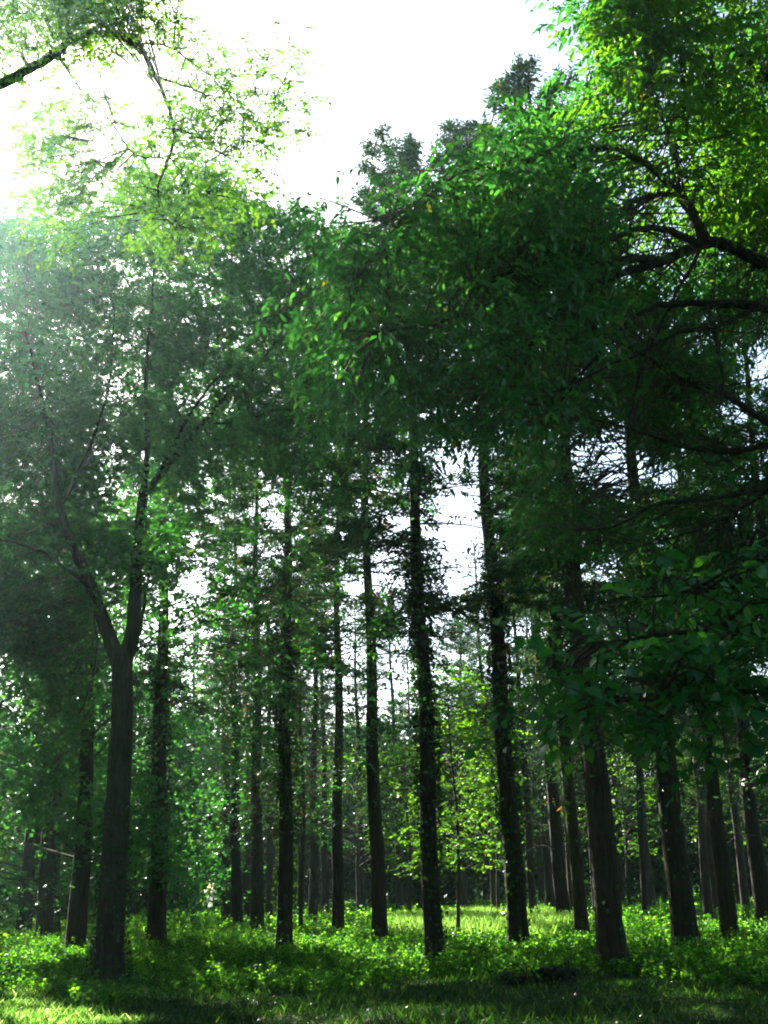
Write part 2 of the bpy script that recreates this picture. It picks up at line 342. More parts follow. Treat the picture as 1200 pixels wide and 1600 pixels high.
def conifer(bx, by, w, ux, uy, H, zb, label, R=2.8, dens=1.35, ivy=0.0, shoots=1.0, group='conifers of the plantation', nl=9, dead=26, nsz=1.0):
    G = ground(bx, by); D = G[1]
    G[2] = float(gz(G[0], G[1])) * np.clip(1.6 - math.hypot(G[0], G[1] - 30) / 80, 0, 1)
    U = at(ux, uy, D)
    lean = (U - G) / (U[2] - G[2]); lean[0] = np.clip(lean[0], -.05, .05)
    r0 = .5 * w / F * D * 1.05
    top = G + np.array([lean[0], 0, 1]) * H
    root = thing('conifer_tree', label, 'tree', G, group)
    mb, C, r = trunk_mesh([G, G + (top - G) * .5 + np.array([.1 * rng.standard_normal() * .5, 0, 0]), top], r0, .025, k=14 if D < 40 else 9, flare=.42 if D < 35 else .25)
    mb.build('trunk', M_bark, root, smooth=True)
    # living branches
    zb -= 1.8; nb = int(62 * dens * (H - zb) / 10); lm = MB(); bm = MB()
    ax = lambda z: np.stack([np.interp(z, C[:, 2], C[:, 0]), np.interp(z, C[:, 2], C[:, 1]), z], -1)
    z = zb + (H - .4 - zb) * np.sort(rng.random(nb)) ** .95 + G[2]
    f = (z - G[2] - zb) / (H - zb)
    ln = R * (np.clip(1.05 - f, 0, 1) ** .6) * (.55 + .45 * np.minimum(1, f * 5 + .3)) * (.6 + .5 * rng.random(nb)) + .15
    an = np.arange(nb) * 2.4 + rng.random(nb)
    rise = .15 + .75 * f ** 1.5
    hd = np.stack([np.cos(an), np.sin(an), 0 * an], -1)
    A = ax(z)
    t = np.linspace(0, 1, 5)
    P = A[:, None] + hd[:, None] * (ln[:, None] * t)[..., None]
    P[..., 2] += ln[:, None] * (rise[:, None] * t[None] - .28 * (1 - f[:, None]) * t[None] ** 2)
    ok = gap_ok(P[:, 3]) & shaft_ok(P[:, 3], 0)
    P = P[ok]; ln = ln[ok]; hd = hd[ok]; f = f[ok]; nb = len(P)
    for a in range(4):
        twigs(bm, P[:, a], P[:, a + 1], .022 * (1 - a * .2) * (.5 + ln / R), .022 * (1 - (a + 1) * .2) * (.5 + ln / R))
    ns = 27
    tt = .22 + .78 * rng.random((nb, ns)); k = np.minimum((tt * 4).astype(int), 3); fr_ = tt * 4 - k
    I = np.arange(nb)[:, None]
    S0 = P[I, k] * (1 - fr_[..., None]) + P[I, k + 1] * fr_[..., None]
    sd = np.stack([-hd[:, 1], hd[:, 0], 0 * hd[:, 0]], -1)
    sgn = np.sign(rng.random((nb, ns)) - .5)
    Dn = hd[:, None] * .6 + sd[:, None] * sgn[..., None] * .8 + .3 * rng.standard_normal((nb, ns, 3))
    Dn[..., 2] += (.1 + .9 * f[:, None])
    Ls = (.28 + .32 * rng.random((nb, ns))) * (1.15 - .5 * tt) * nsz
    S0 = S0.reshape(-1, 3); Dn = Dn.reshape(-1, 3); Ls = Ls.ravel()
    ok = shaft_ok(S0) & gap_ok(S0)
    sprays(lm, bm, S0[ok], Dn[ok], Ls[ok], nl, .17 * nsz, NEEDLE, droop=.12, wild=.75, tw=.006)
    # short shoots low on the stem and dead twigs
    if shoots > 0:
        n = int(190 * shoots); zz = G[2] + 3.4 + (zb - 1.5) * rng.random(n) ** .7; a2 = rng.random(n) * 6.28
        h2 = np.stack([np.cos(a2), np.sin(a2), .2 * rng.standard_normal(n)], -1)
        S = ax(zz) + h2 * (r0 * .5)
        ok = gap_ok(S) & shaft_ok(S)
        sprays(lm, bm, S[ok], h2[ok], .35 + .85 * rng.random(ok.sum()), nl, .15 * nsz, NEEDLE, droop=.35, wild=.8)
    n = dead; zz = G[2] + 2.6 + (zb - 1) * rng.random(n); a2 = rng.random(n) * 6.28
    for q in range(n):
        L = .5 + 1.5 * rng.random(); h = np.array([cos(a2[q]), sin(a2[q]), .1 + .18 * rng.standard_normal()])
        s0 = ax(zz[q]); s1 = s0 + h * L * .5; s2 = s1 + h * L * .5 + np.array([.1 * rng.standard_normal(), 0, -.25 * L * rng.random()])
        PP = smooth_line([s0, s1, s2], 3); tube(bm, PP, np.linspace(.015, .003, len(PP)), 4)
        for u in range(3):
            s3 = s1 + (s2 - s1) * rng.random(); s4 = s3 + .35 * rng.standard_normal(3) * L * .5
            tube(bm, [s3, (s3 + s4) / 2 + .03, s4], [.006, .004, .002], 3)
    bm.build('branches', M_twig, root); lm.build('crown', M_needle, root)
    if ivy > 0:
        iv = MB(); n = int(2600 * ivy); zz = G[2] + .2 + (zb + 1) * rng.random(n) ** .6; a2 = rng.random(n) * 6.28
        h2 = np.stack([np.cos(a2), np.sin(a2), 0 * a2], -1)
        bulge = .03 + .11 * np.abs(np.sin(zz * .9 + a2 * 1.0)) * rng.random(n) * (zz > 3) + .04 * rng.random(n); kp = np.sin(zz * 1.7 + a2 * 2 + bx) + .8 * np.sin(zz * .6 - a2 + by) > -.7 * rng.random(n); zz, a2, h2, bulge, n = zz[kp], a2[kp], h2[kp], bulge[kp], int(kp.sum())
        rz = np.interp(zz, C[:, 2], r)
        S = ax(zz) + h2 * (rz + bulge)[:, None]
        leaves(iv, S, h2 * .5 + .6 * rng.standard_normal((n, 3)) + np.array([0, 0, -.6]), h2 + .4 * rng.standard_normal((n, 3)), .07 + .05 * rng.random(n), ROUND)
        iv.build('ivy', M_ivy, root)
    return root

# base px, base py, width, higher px, py, height, crown base, label, options
CON = [
 (78, 1470, 27, 92, 1000, 17, 8.5, 'bark-bare conifer left of the forked tree, its trunk faintly lit along the left edge', dict(ivy=.1)),
 (18, 1418, 11, 30, 1200, 16, 8, 'thin leaning trunk nearest the left edge of the photo, lit leaves around it', dict(nl=7)),
 (244, 1488, 27, 254, 900, 18.5, 8.5, 'stout conifer just right of the forked tree with leafy tufts up its trunk', dict(ivy=.5)),
 (340, 1428, 15, 341, 900, 18, 11, 'pale slender trunk, leftmost of the tight row of three left of centre', dict(nl=7)),
 (354, 1450, 15, 352, 1000, 18, 11, 'dark slender trunk in the middle of the tight row of three left of centre', dict(nl=7)),
 (371, 1462, 16, 368, 850, 18, 10, 'rightmost trunk of the tight row of three, thin lit edge on its left', dict()),
 (402, 1472, 19, 400, 800, 18.5, 9.5, 'dark trunk with a bulging ivy-clad foot, right of the tight row of three', dict(ivy=.5)),
 (444, 1497, 23, 452, 750, 18.5, 9, 'stouter dark conifer left of centre, shaggy with ivy above head height', dict(ivy=1.2, shoots=1.6)),
 (489, 1450, 14, 495, 900, 18, 11, 'slim grey-green trunk with a bright left edge, right of the stout ivy-clad conifer', dict(nl=7)),
 (528, 1468, 18, 526, 850, 18.5, 10.5, 'straight brown trunk with a bright left edge and a paler trunk close behind it', dict()),
 (541, 1405, 12, 541, 1000, 18, 12, 'pale trunk seen close behind the straight brown one left of centre', dict(nl=6, dead=6)),
 (594, 1487, 22, 576, 850, 19.2, 9.5, 'clean dark conifer trunk at the centre of the photo, beside the bright clearing', dict()),
 (680, 1508, 27, 650, 850, 20, 9.5, 'tall conifer right of centre with ivy up its stem, left of the thin bare sapling', dict(ivy=1.3, shoots=1.5)),
 (654, 1428, 8, 648, 1300, 16, 11, 'very thin trunk half hidden behind the left of the tall ivy-clad conifer', dict(nl=6, dead=5)),
 (724, 1432, 14, 722, 1250, 16, 11, 'mossy trunk seen right behind the thin bare sapling', dict(nl=6, dead=6)),
 (737, 1422, 8, 732, 1250, 16, 11, 'thin lit trunk a little right of the mossy one behind the clearing', dict(nl=6, dead=6)),
 (812, 1488, 29, 766, 800, 23.5, 10.5, 'shaggy dark conifer standing alone right of the bright clearing', dict(ivy=1.3, shoots=1.5)),
 (847, 1428, 9, 832, 1150, 18, 11, 'narrow trunk with a sunlit left side, leftmost behind the group right of the clearing', dict(nl=6, dead=8)),
 (862, 1434, 14, 843, 1150, 18, 11, 'grey trunk immediately right of the narrow sunlit one behind the clearing', dict(nl=6)),
 (883, 1452, 21, 856, 1150, 18, 11, 'greenish broad trunk with a sunlit left edge, two trunks left of the thickest conifer', dict()),
 (911, 1472, 20, 886, 1180, 21.5, 10, 'black-looking trunk close against the left side of the great dark conifer', dict(ivy=.3)),
 (960, 1520, 39, 908, 980, 19.3, 9.5, 'thickest and nearest conifer, black trunk with flared roots right of centre', dict(ivy=.2)),
 (972, 1424, 9, 950, 1150, 18, 12, 'pale yellowish thin trunk shining just right of the thickest conifer', dict(nl=6, dead=8)),
 (1008, 1440, 10, 997, 1200, 17, 9, 'twiggy thin trunk with small tufts, midway between the two thick conifers on the right', dict(nl=6, dead=20)),
 (1075, 1495, 37, 1024, 1050, 18, 9.5, 'second thick dark conifer on the right with flared foot in shade', dict(ivy=.2)),
 (1101, 1420, 9, 1082, 1200, 17, 11, 'thin sunlit trunk in the gap right of the second thick conifer', dict(nl=6, dead=8)),
 (1109, 1448, 14, 1088, 1200, 17, 11, 'slim trunk with a lit edge just left of the leaning dark conifer', dict(nl=6)),
 (1142, 1482, 25, 1112, 1200, 17, 10, 'dark conifer leaning slightly left, second from the right edge in the front row', dict()),
 (1157, 1420, 8, 1142, 1250, 17, 11, 'twiggy pale trunk just right of the leaning dark conifer', dict(nl=6, dead=16)),
 (1172, 1415, 8, 1158, 1250, 17, 11, 'faint far trunk between the twiggy pale trunk and the rightmost conifer', dict(nl=6, dead=8)),
 (1198, 1462, 25, 1152, 1080, 18, 10, 'rightmost conifer cut by the right edge of the photo, left side catching light', dict()),
 (1252, 1478, 30, 1215, 1100, 18, 9, 'dark conifer just beyond the right edge, its crown reaching into the photo', dict()),
 (120, 1432, 11, 128, 1150, 17, 9, 'shadowy trunk with drooping tufts between the bark-bare conifer and the forked tree', dict(nl=7)),
 (212, 1440, 13, 218, 1150, 17, 9, 'dim trunk visible between the forked tree and the stout conifer', dict(nl=7)),
 (286, 1425, 9, 288, 1250, 17, 10, 'thin dark trunk deep in shade right of the stout leafy conifer', dict(nl=6)),
 (-40, 1475, 26, -20, 1100, 18, 8, 'conifer just beyond the left edge whose branches reach into the photo', dict()),
 (612, 1412, 11, 606, 1200, 17, 11, 'blurred brown trunk behind the clearing, right of the central conifer', dict(nl=6, dead=6)),
 (1042, 1415, 8, 1030, 1250, 17, 10, 'far dark trunk close left of the second thick conifer', dict(nl=6, dead=8)),
 (460, 1425, 9, 462, 1250, 17, 11, 'far thin trunk directly right of the stout ivy-clad conifer left of centre', dict(nl=6, dead=8)),
]
for k_, (bx, by, w, H, zb) in enumerate([(298, 1440, 12, 17, 8.5), (386, 1442, 12, 18, 9), (421, 1446, 11, 18, 9), (470, 1440, 11, 17, 9), (508, 1442, 11, 18, 10), (566, 1436, 11, 17, 9), (625, 1434, 11, 17, 9), (775, 1438, 12, 18, 9), (834, 1440, 12, 18, 9), (898, 1436, 13, 18, 9), (935, 1438, 13, 18, 9), (1020, 1436, 13, 18, 9), (1056, 1430, 11, 18, 9), (1124, 1438, 14, 18, 9), (1168, 1436, 13, 18, 9), (200, 1446, 12, 17, 8), (108, 1442, 12, 17, 8), (48, 1446, 12, 17, 8), (262, 1424, 8, 15, 7), (310, 1420, 9, 15, 8), (384, 1424, 9, 16, 7.5), (420, 1422, 8, 15, 8), (475, 1420, 9, 17, 9), (510, 1422, 8, 16, 8), (560, 1420, 8, 15, 8),
                                    (632, 1418, 9, 16, 7.5), (690, 1416, 8, 17, 9), (760, 1418, 9, 17, 8), (790, 1414, 8, 16, 7), (825, 1414, 9, 17, 8), (895, 1414, 9, 18, 7), (935, 1412, 8, 18, 8),
                                    (990, 1412, 9, 18, 7), (1025, 1410, 8, 18, 7), (1070, 1410, 9, 18, 8), (1125, 1408, 9, 18, 7), (1185, 1408, 9, 18, 7), (60, 1436, 9, 17, 6), (150, 1432, 10, 17, 6), (225, 1430, 9, 17, 6), (-20, 1440, 10, 17, 6)]):
    CON.append((bx, by, w, bx - (bx - 400) * .07, 1000, H, zb, 'slim conifer deep in the plantation', dict(nl=6, dead=14, dens=1.0, group='slim conifers deep in the plantation')))
for (bx, by, w, ux, uy, H, zb, lab, kw) in CON:
    conifer(bx, by, w, ux, uy, H, zb, lab, **kw)

ANCH = [(18, 'thin leaning trunk'), (78, 'bark-bare conifer'), (168, 'forked tree'), (244, 'stout leafy conifer'), (354, 'tight row of three'), (444, 'stout ivy-clad conifer'),
        (528, 'straight brown trunk'), (594, 'central conifer'), (680, 'tall ivy-clad conifer'), (812, 'lone shaggy conifer'), (883, 'greenish trunk'), (960, 'thickest conifer'), (1075, 'second thick conifer'), (1142, 'leaning conifer'), (1198, 'rightmost conifer')]
def between(px):
    if px < 18: return 'left of the thin leaning trunk'
    if px >= 1198: return 'right of the rightmost conifer'
    k = max(i for i in range(len(ANCH)) if ANCH[i][0] <= px)
    return 'between the %s and the %s' % (ANCH[k][1], ANCH[k + 1][1])
def relabel(objs, what):
    d = {}
    for o in objs:
        px, _ = project(np.array([o.location[:]])); d.setdefault(between(px[0]), []).append((px[0], o))
    for k, L in d.items():
        L.sort(key=lambda q: q[0])
        pre = {1: [''], 2: ['left ', 'right '], 3: ['left ', 'middle ', 'right '], 4: ['first ', 'second ', 'third ', 'fourth ']}.get(len(L)) or ['%s ' % w for w in ('first', 'second', 'third', 'fourth', 'fifth', 'sixth', 'seventh', 'eighth', 'ninth', 'tenth')]
        for (x, o), p in zip(L, pre): o['label'] = p + what + ' ' + k
relabel([o for o in scene.objects if o.get('group') == 'slim conifers deep in the plantation'], 'slim deep conifer')

# ------------------------------------------------------------------ broadleaf trees placed limb by limb
def poly_sample(poly, n):
    poly = np.array(poly, float); lo = poly.min(0); hi = poly.max(0); out = []
    tot = 0
    while tot < n:
        p = lo + (hi - lo) * rng.random((n * 3, 2)); ins = np.zeros(len(p), bool); j = len(poly) - 1
        for i in range(len(poly)):
            xi, yi = poly[i]; xj, yj = poly[j]
            c = ((yi > p[:, 1]) != (yj > p[:, 1])) & (p[:, 0] < (xj - xi) * (p[:, 1] - yi) / (yj - yi + 1e-9) + xi)
            ins ^= c; j = i
        out.append(p[ins]); tot += ins.sum()
    return np.concatenate(out)[:n]
def limb(px_pts, r0, r1, k=8):
    pts = [at(*p) if p[1] > -5000 else None for p in px_pts]
    L = smooth_line(pts); n = len(L)
    L[1:-1] += .008 * rng.standard_normal((n - 2, 3))
    mb = MB(); r = (r1 + (r0 - r1) * np.linspace(1, 0, n) ** 1.35) * (1 + .05 * rng.standard_normal(n)); tube(mb, L, r, k)
    return mb, L
def mass(lm, tm, nodes, poly, Y0, Y1, nc, per, rad, Lsp, nl, size, tpl, droop, wild=.5, noise=.0, gaps=True, curve=1.3, clump=0):
    """foliage: nc boughs within the outline's slab of depth, each with `per` leafy shoots, tied back to the nearest limb"""
    pp = poly_sample(poly, nc)
    if clump:
        cc = poly_sample(poly, clump); pk = cc[rng.integers(0, clump, nc)] + rng.standard_normal((nc, 2)) * 28
        pp = np.where((rng.random(nc) < .75)[:, None], pk, pp)
    Y = Y0 + (Y1 - Y0) * rng.random(nc)
    C = at_many(pp[:, 0], pp[:, 1], Y)
    C = C[C[:, 2] > .5]; nc = len(C)
    nd = np.asarray(nodes)
    near = np.zeros((nc, 3))
    for i in range(nc):
        d = ((nd - C[i]) ** 2).sum(1); near[i] = nd[d.argmin()]
    v = C - near; dist = np.linalg.norm(v, axis=1)
    A = C - v * np.minimum(1, (curve / np.maximum(dist, .01)))[:, None]
    out = nrmz(v + .2 * rng.standard_normal((nc, 3)))
    mid = (A + C) / 2 + np.array([0, 0, .06]) + .04 * rng.standard_normal((nc, 3))
    okb = gap_ok(C) if gaps else np.ones(nc, bool)
    okt = okb & shaft_ok(C, 0)
    twigs(tm, A[okt], mid[okt], .012, .008); twigs(tm, mid[okt], C[okt], .008, .004)
    S = (C[:, None] + rad * rng.standard_normal((nc, per, 3)) * np.array([1, 1, .55])).reshape(-1, 3)
    D = (out[:, None] * .8 + .8 * rng.standard_normal((nc, per, 3))).reshape(-1, 3); D[:, 2] *= .5
    ok = np.repeat(okb, per)
    ok &= shaft_ok(S)
    if gaps: ok &= gap_ok(S)
    sprays(lm, tm, S[ok], D[ok], Lsp * (.6 + .8 * rng.random(ok.sum())), nl, size, tpl, droop=droop, wild=wild)

# --- forked tree on the left
G = ground(168, 1545)
YA = G[1]
root = thing('forked_tree', 'large forked broadleaf tree at left, nearest on that side, ivy dotting its foot', 'tree', G)
fork = at(190, 1010, YA)
mb, C, r = trunk_mesh([G, at(176, 1400, YA), at(184, 1250, YA), at(190, 1100, YA), fork], .26, .19, k=20, flare=.55, nlobe=6, kink=.004)
tr = mb.build('trunk', M_bark2, root, smooth=True)
limbsA = [([(188, 1040, YA), (165, 980, YA), (135, 900, YA - .3), (105, 830, YA - .6), (88, 760, YA - .9), (78, 680, YA - .6), (60, 600, YA + .3), (40, 520, YA + 1)], .17, .02),
          ([(192, 1045, YA), (206, 985, YA), (213, 900, YA + .2), (214, 840, YA + .3), (224, 770, YA + .4)], .15, .10),
          ([(224, 775, YA + .4), (260, 730, YA + .5), (310, 670, YA + .6), (360, 610, YA + .8), (420, 550, YA + 1), (470, 470, YA + 1.2)], .085, .03),
          ([(224, 775, YA + .4), (230, 700, YA + .3), (228, 600, YA + .1), (235, 500, YA), (240, 420, YA)], .07, .02),
          ([(245, 745, YA + .4), (275, 690, YA), (300, 640, YA - .4), (340, 590, YA - .8)], .05, .02),
          ([(150, 930, YA - .1), (120, 900, YA - .8), (60, 860, YA - 1.6), (-10, 840, YA - 2)], .05, .02),
          ([(95, 790, YA - .8), (140, 700, YA - 1), (170, 600, YA + .3), (180, 480, YA + .8)], .05, .01),
          ([(320, 660, YA + .6), (380, 660, YA + .4), (430, 640, YA + .2), (500, 650, YA)], .03, .01),
          ([(198, 1050, YA), (213, 1005, YA + .2), (223, 960, YA + .5), (232, 900, YA + .9), (250, 820, YA + 1.3)], .06, .02),
          ([(130, 890, YA - .3), (150, 985, YA - .8), (147, 1040, YA - 1.2), (130, 1110, YA - 1.5)], .025, .01)]
nodes = []; bm = MB()
for p, a, b in limbsA:
    l_, L = limb(p, a, b, 9); o = l_.build('limb', M_bark2, root, smooth=True); nodes += list(L)
lm = MB()
mass(lm, bm, nodes, [(-60, 370), (30, 320), (90, 380), (150, 330), (200, 250), (270, 300), (330, 240), (400, 330), (450, 290), (500, 370), (540, 330), (580, 430), (530, 560), (480, 690), (340, 700), (290, 830), (240, 900), (130, 960), (-60, 1000)],
     YA - .6, YA + 4.5, 2050, 7, .34, .42, 9, .12, OVAL, .25)
mass(lm, bm, nodes, [(-60, 900), (120, 920), (160, 1000), (120, 1180), (60, 1260), (-60, 1250)], YA + .3, YA + 4, 330, 6, .3, .4, 9, .115, OVAL, .3)
mass(lm, bm, nodes, [(270, 860), (460, 820), (620, 900), (660, 1060), (560, 1190), (330, 1200), (250, 1060)], YA + 0, YA + 6, 190, 4, .36, .42, 8, .11, OVAL, .4)
mass(lm, bm, nodes, [(180, 660), (330, 640), (560, 600), (690, 640), (720, 730), (600, 800), (470, 780), (400, 850), (330, 800), (240, 780)], YA + 1, YA + 6, 260, 5, .34, .42, 9, .11, OVAL, .35)
bm.build('twigs', M_twig, root); lm.build('crown', M_leaf, root)
iv = MB(); n = 700; zz = .05 + 3.2 * rng.random(n) ** 1.6; a2 = rng.random(n) * 6.28
h2 = np.stack([np.cos(a2), np.sin(a2), 0 * a2], -1)
S = np.stack([np.interp(zz, C[:, 2], C[:, 0]), np.interp(zz, C[:, 2], C[:, 1]), zz], -1) + h2 * (np.interp(zz, C[:, 2], r) + .05 + .25 * np.exp(-zz / .3))[:, None] * 1.0
leaves(iv, S, h2 * .4 + .6 * rng.standard_normal((n, 3)) + np.array([0, 0, -.5]), h2 + .4 * rng.standard_normal((n, 3)), .08, ROUND)
iv.build('ivy', M_ivy, root)

# --- near tree whose limbs reach in from the right
Yr = 11.5
TB = np.array([6.4, Yr, 0.0]); TB[2] = float(gz(TB[0], TB[1]))
root = thing('overhanging_tree', 'near tree with dark crooked limbs and drooping leaves filling the upper right', 'tree', TB)
mb, C, r = trunk_mesh([TB, TB + np.array([.2, 0, 4]), TB + np.array([-.1, .1, 8]), TB + np.array([.2, .2, 13])], .32, .1, k=18, flare=.5)
mb.build('trunk', M_bark2, root, smooth=True)
E = lambda z: (1200 + 230, 0)
def P3(p): return p
limbsR = [([(1420, 560, 11.5), (1290, 470, 11.4), (1190, 412, 11.2), (1140, 385, 11), (1100, 380, 10.9), (1040, 405, 10.7), (960, 432, 10.4), (900, 465, 10.2), (855, 508, 10), (800, 575, 9.8), (760, 620, 9.7)], .095, .018),
          ([(1105, 378, 10.9), (1075, 325, 10.8), (1055, 300, 10.7), (1010, 255, 10.5), (950, 230, 10.2), (880, 240, 10), (800, 260, 9.8)], .065, .015),
          ([(1060, 303, 10.7), (1060, 270, 10.9), (1050, 220, 11.2), (1020, 150, 11.5), (1010, 60, 12)], .03, .01),
          ([(1090, 380, 10.9), (1040, 360, 10.6), (990, 360, 10.4), (950, 375, 10.2), (900, 400, 10), (820, 420, 9.8), (740, 450, 9.5)], .045, .01),
          ([(1050, 405, 10.7), (970, 408, 10.4), (920, 410, 10.2), (880, 420, 10), (800, 460, 9.7), (700, 500, 9.4), (600, 520, 9.2)], .05, .01),
          ([(1050, 303, 10.7), (1005, 310, 10.5), (975, 335, 10.3), (940, 370, 10.1), (900, 430, 9.9)], .03, .008),
          ([(1420, 600, 11.5), (1300, 520, 11.3), (1190, 480, 11), (1100, 474, 10.8), (1030, 478, 10.6), (985, 500, 10.4), (930, 560, 10.2), (880, 610, 10)], .07, .012),
          ([(1105, 478, 10.8), (1120, 530, 10.7), (1130, 590, 10.6), (1125, 650, 10.5)], .03, .01),
          ([(1190, 480, 11), (1120, 510, 10.6), (1060, 520, 10.3), (1000, 550, 10), (900, 600, 9.7), (850, 670, 9.6)], .03, .008),
          ([(1430, 760, 11.6), (1300, 720, 11.8), (1200, 660, 11.8), (1115, 607, 11.6), (1055, 585, 11.5), (1000, 550, 11.3), (940, 525, 11.2)], .07, .012),
          ([(1420, 720, 11.6), (1300, 690, 12), (1200, 697, 12), (1130, 706, 11.9), (1060, 695, 11.8), (1000, 675, 11.6), (930, 655, 11.5)], .06, .01),
          ([(1420, 800, 11.6), (1300, 750, 12), (1210, 757, 12), (1150, 772, 11.9), (1080, 782, 11.8), (1020, 790, 11.6), (960, 822, 11.5), (900, 830, 11.4)], .06, .01),
          ([(1210, 757, 12), (1150, 800, 12), (1080, 830, 11.8), (1010, 850, 11.7)], .025, .008),
          ([(1100, 380, 10.9), (1050, 470, 10.8), (1020, 540, 10.7), (990, 620, 10.6), (980, 700, 10.5)], .022, .006),
          ([(1420, 300, 11.6), (1300, 200, 11.8), (1200, 120, 12), (1120, 60, 12.2), (1040, 20, 12.3), (980, -40, 12.4)], .06, .015),
          ([(1420, 380, 11.6), (1300, 290, 11.8), (1200, 250, 12), (1130, 200, 12), (1080, 140, 12.1), (1060, 60, 12.2)], .05, .01),
          ([(800, 260, 9.8), (720, 270, 9.7), (650, 320, 9.6), (600, 380, 9.5), (550, 450, 9.4)], .015, .006)]
nodes = []; bm = MB(); lm = MB(); lm2 = MB()
for p, a, b in limbsR:
    l_, L = limb(p, a, b, 9); l_.build('limb', M_bark2, root, smooth=True); nodes += list(L)
# bare fine branching along the limbs
nd = np.array(nodes); k = rng.integers(0, len(nd), 420); A = nd[k]; B = A + rng.standard_normal((420, 3)) * np.array([.5, .3, .35]) + np.array([-.15, 0, -.05])
Mi = (A + B) / 2 + .05 * rng.standard_normal((420, 3)); twigs(bm, A, Mi, .012, .008); twigs(bm, Mi, B, .008, .003)
mass(lm, bm, nodes, [(475, 440), (540, 370), (600, 330), (670, 285), (780, 225), (880, 185), (960, 240), (930, 420), (880, 560), (840, 680), (700, 640), (560, 610), (455, 660), (490, 520)],
     8.6, 12, 500, 5, .2, .34, 9, .095, BLADE, .75, wild=.45, clump=70)
mass(lm, bm, nodes, [(740, 250), (800, 200), (880, 150), (960, 130), (1000, 280), (1100, 330), (1260, 380), (1260, 520), (1100, 580), (1000, 650), (860, 700), (760, 650), (800, 400)],
     11.2, 15, 480, 5, .22, .34, 9, .095, BLADE, .75, wild=.45, clump=80)
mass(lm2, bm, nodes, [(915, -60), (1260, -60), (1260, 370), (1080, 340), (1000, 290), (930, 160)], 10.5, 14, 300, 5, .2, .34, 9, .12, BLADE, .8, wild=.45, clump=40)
mass(lm, bm, nodes, [(915, -60), (1260, -60), (1260, 370), (1080, 340), (1000, 290), (930, 160)], 11.5, 15, 300, 5, .2, .34, 9, .11, BLADE, .8, wild=.45, clump=30)
mass(lm, bm, nodes, [(860, 620), (1260, 520), (1260, 1020), (1080, 960), (980, 900), (860, 860), (830, 760)], 12.2, 16, 560, 5, .22, .32, 9, .085, BLADE, .5, wild=.5, clump=40)
mass(lm, bm, nodes, [(925, -60), (1080, -60), (1050, 120), (1010, 240), (950, 170)], 11, 13, 90, 5, .2, .34, 9, .12, BLADE, .8, wild=.45, clump=14)
lm.build('crown', M_dark, root); lm2.build('crown', M_young_lit, root)  # second crown takes the brighter green to imitate backlit leaves
# hanging seed strings in the bright upper right
hs = MB()
pp = poly_sample([(940, 20), (1200, 60), (1200, 280), (1060, 260), (980, 150)], 34)
for x, y in pp:
    p0 = at(x, y, 11 + 2 * rng.random()); n = 14; L = .25 + .2 * rng.random()
    zz = np.linspace(0, L, n); a2 = rng.random((n, 5)) * 6.28
    for j in range(5):
        h = np.stack([np.cos(a2[:, j]), np.sin(a2[:, j]), -.5 + 0 * zz], -1)
        leaves(hs, p0 - np.stack([0 * zz, 0 * zz, zz], -1), h, h[:, ::-1] + .3, .035, ROUND, np.full(n, .2))
    tube(bm, [p0 + np.array([0, 0, .1]), p0 - np.array([0, 0, L])], [.004, .003], 3)
hs.build('seed_strings', M_ivy, root)
bm.build('twigs', M_twig, root)

# --- low sprays of large leaves at lower right
TB = np.array([3.7, 6.4, 0.0]); TB[2] = float(gz(TB[0], TB[1]))
root = thing('young_tree', 'young tree just beyond the right edge holding out low sprays of large pointed leaves', 'tree', TB)
mb, C, r = trunk_mesh([TB, TB + np.array([-.1, 0, 2]), TB + np.array([.1, 0, 4.2])], .06, .02, k=10, flare=.3)
mb.build('trunk', M_bark2, root, smooth=True)
nodes = []; bm = MB(); lm = MB()
for p, a, b in [([(1640, 1120, 6.4), (1400, 1030, 6.3), (1200, 985, 6.1), (1080, 985, 5.9), (980, 1000, 5.8), (900, 1010, 5.7), (850, 1050, 5.6)], .022, .005),
                ([(1640, 1060, 6.4), (1400, 960, 6.3), (1250, 920, 6.1), (1130, 920, 6), (1050, 930, 5.8), (960, 935, 5.7)], .02, .005),
                ([(1640, 1200, 6.4), (1400, 1100, 6.3), (1250, 1080, 6.1), (1120, 1080, 6), (1020, 1090, 5.8), (930, 1100, 5.7), (870, 1130, 5.6)], .018, .005),
                ([(1640, 980, 6.4), (1400, 880, 6.3), (1250, 850, 6.2), (1150, 850, 6.1)], .018, .005)]:
    l_, L = limb(p, a, b, 6); l_.build('limb', M_bark2, root, smooth=True); nodes += list(L)
mass(lm, bm, nodes, [(840, 1010), (900, 960), (980, 920), (1060, 880), (1260, 820), (1260, 1180), (1120, 1150), (1000, 1130), (900, 1160), (820, 1110)], 5.4, 6.8, 130, 2, .1, .28, 7, .084, BROAD, .45, wild=.35, gaps=False)
bm.build('twigs', M_twig, root); lm.build('crown', M_dark, root)

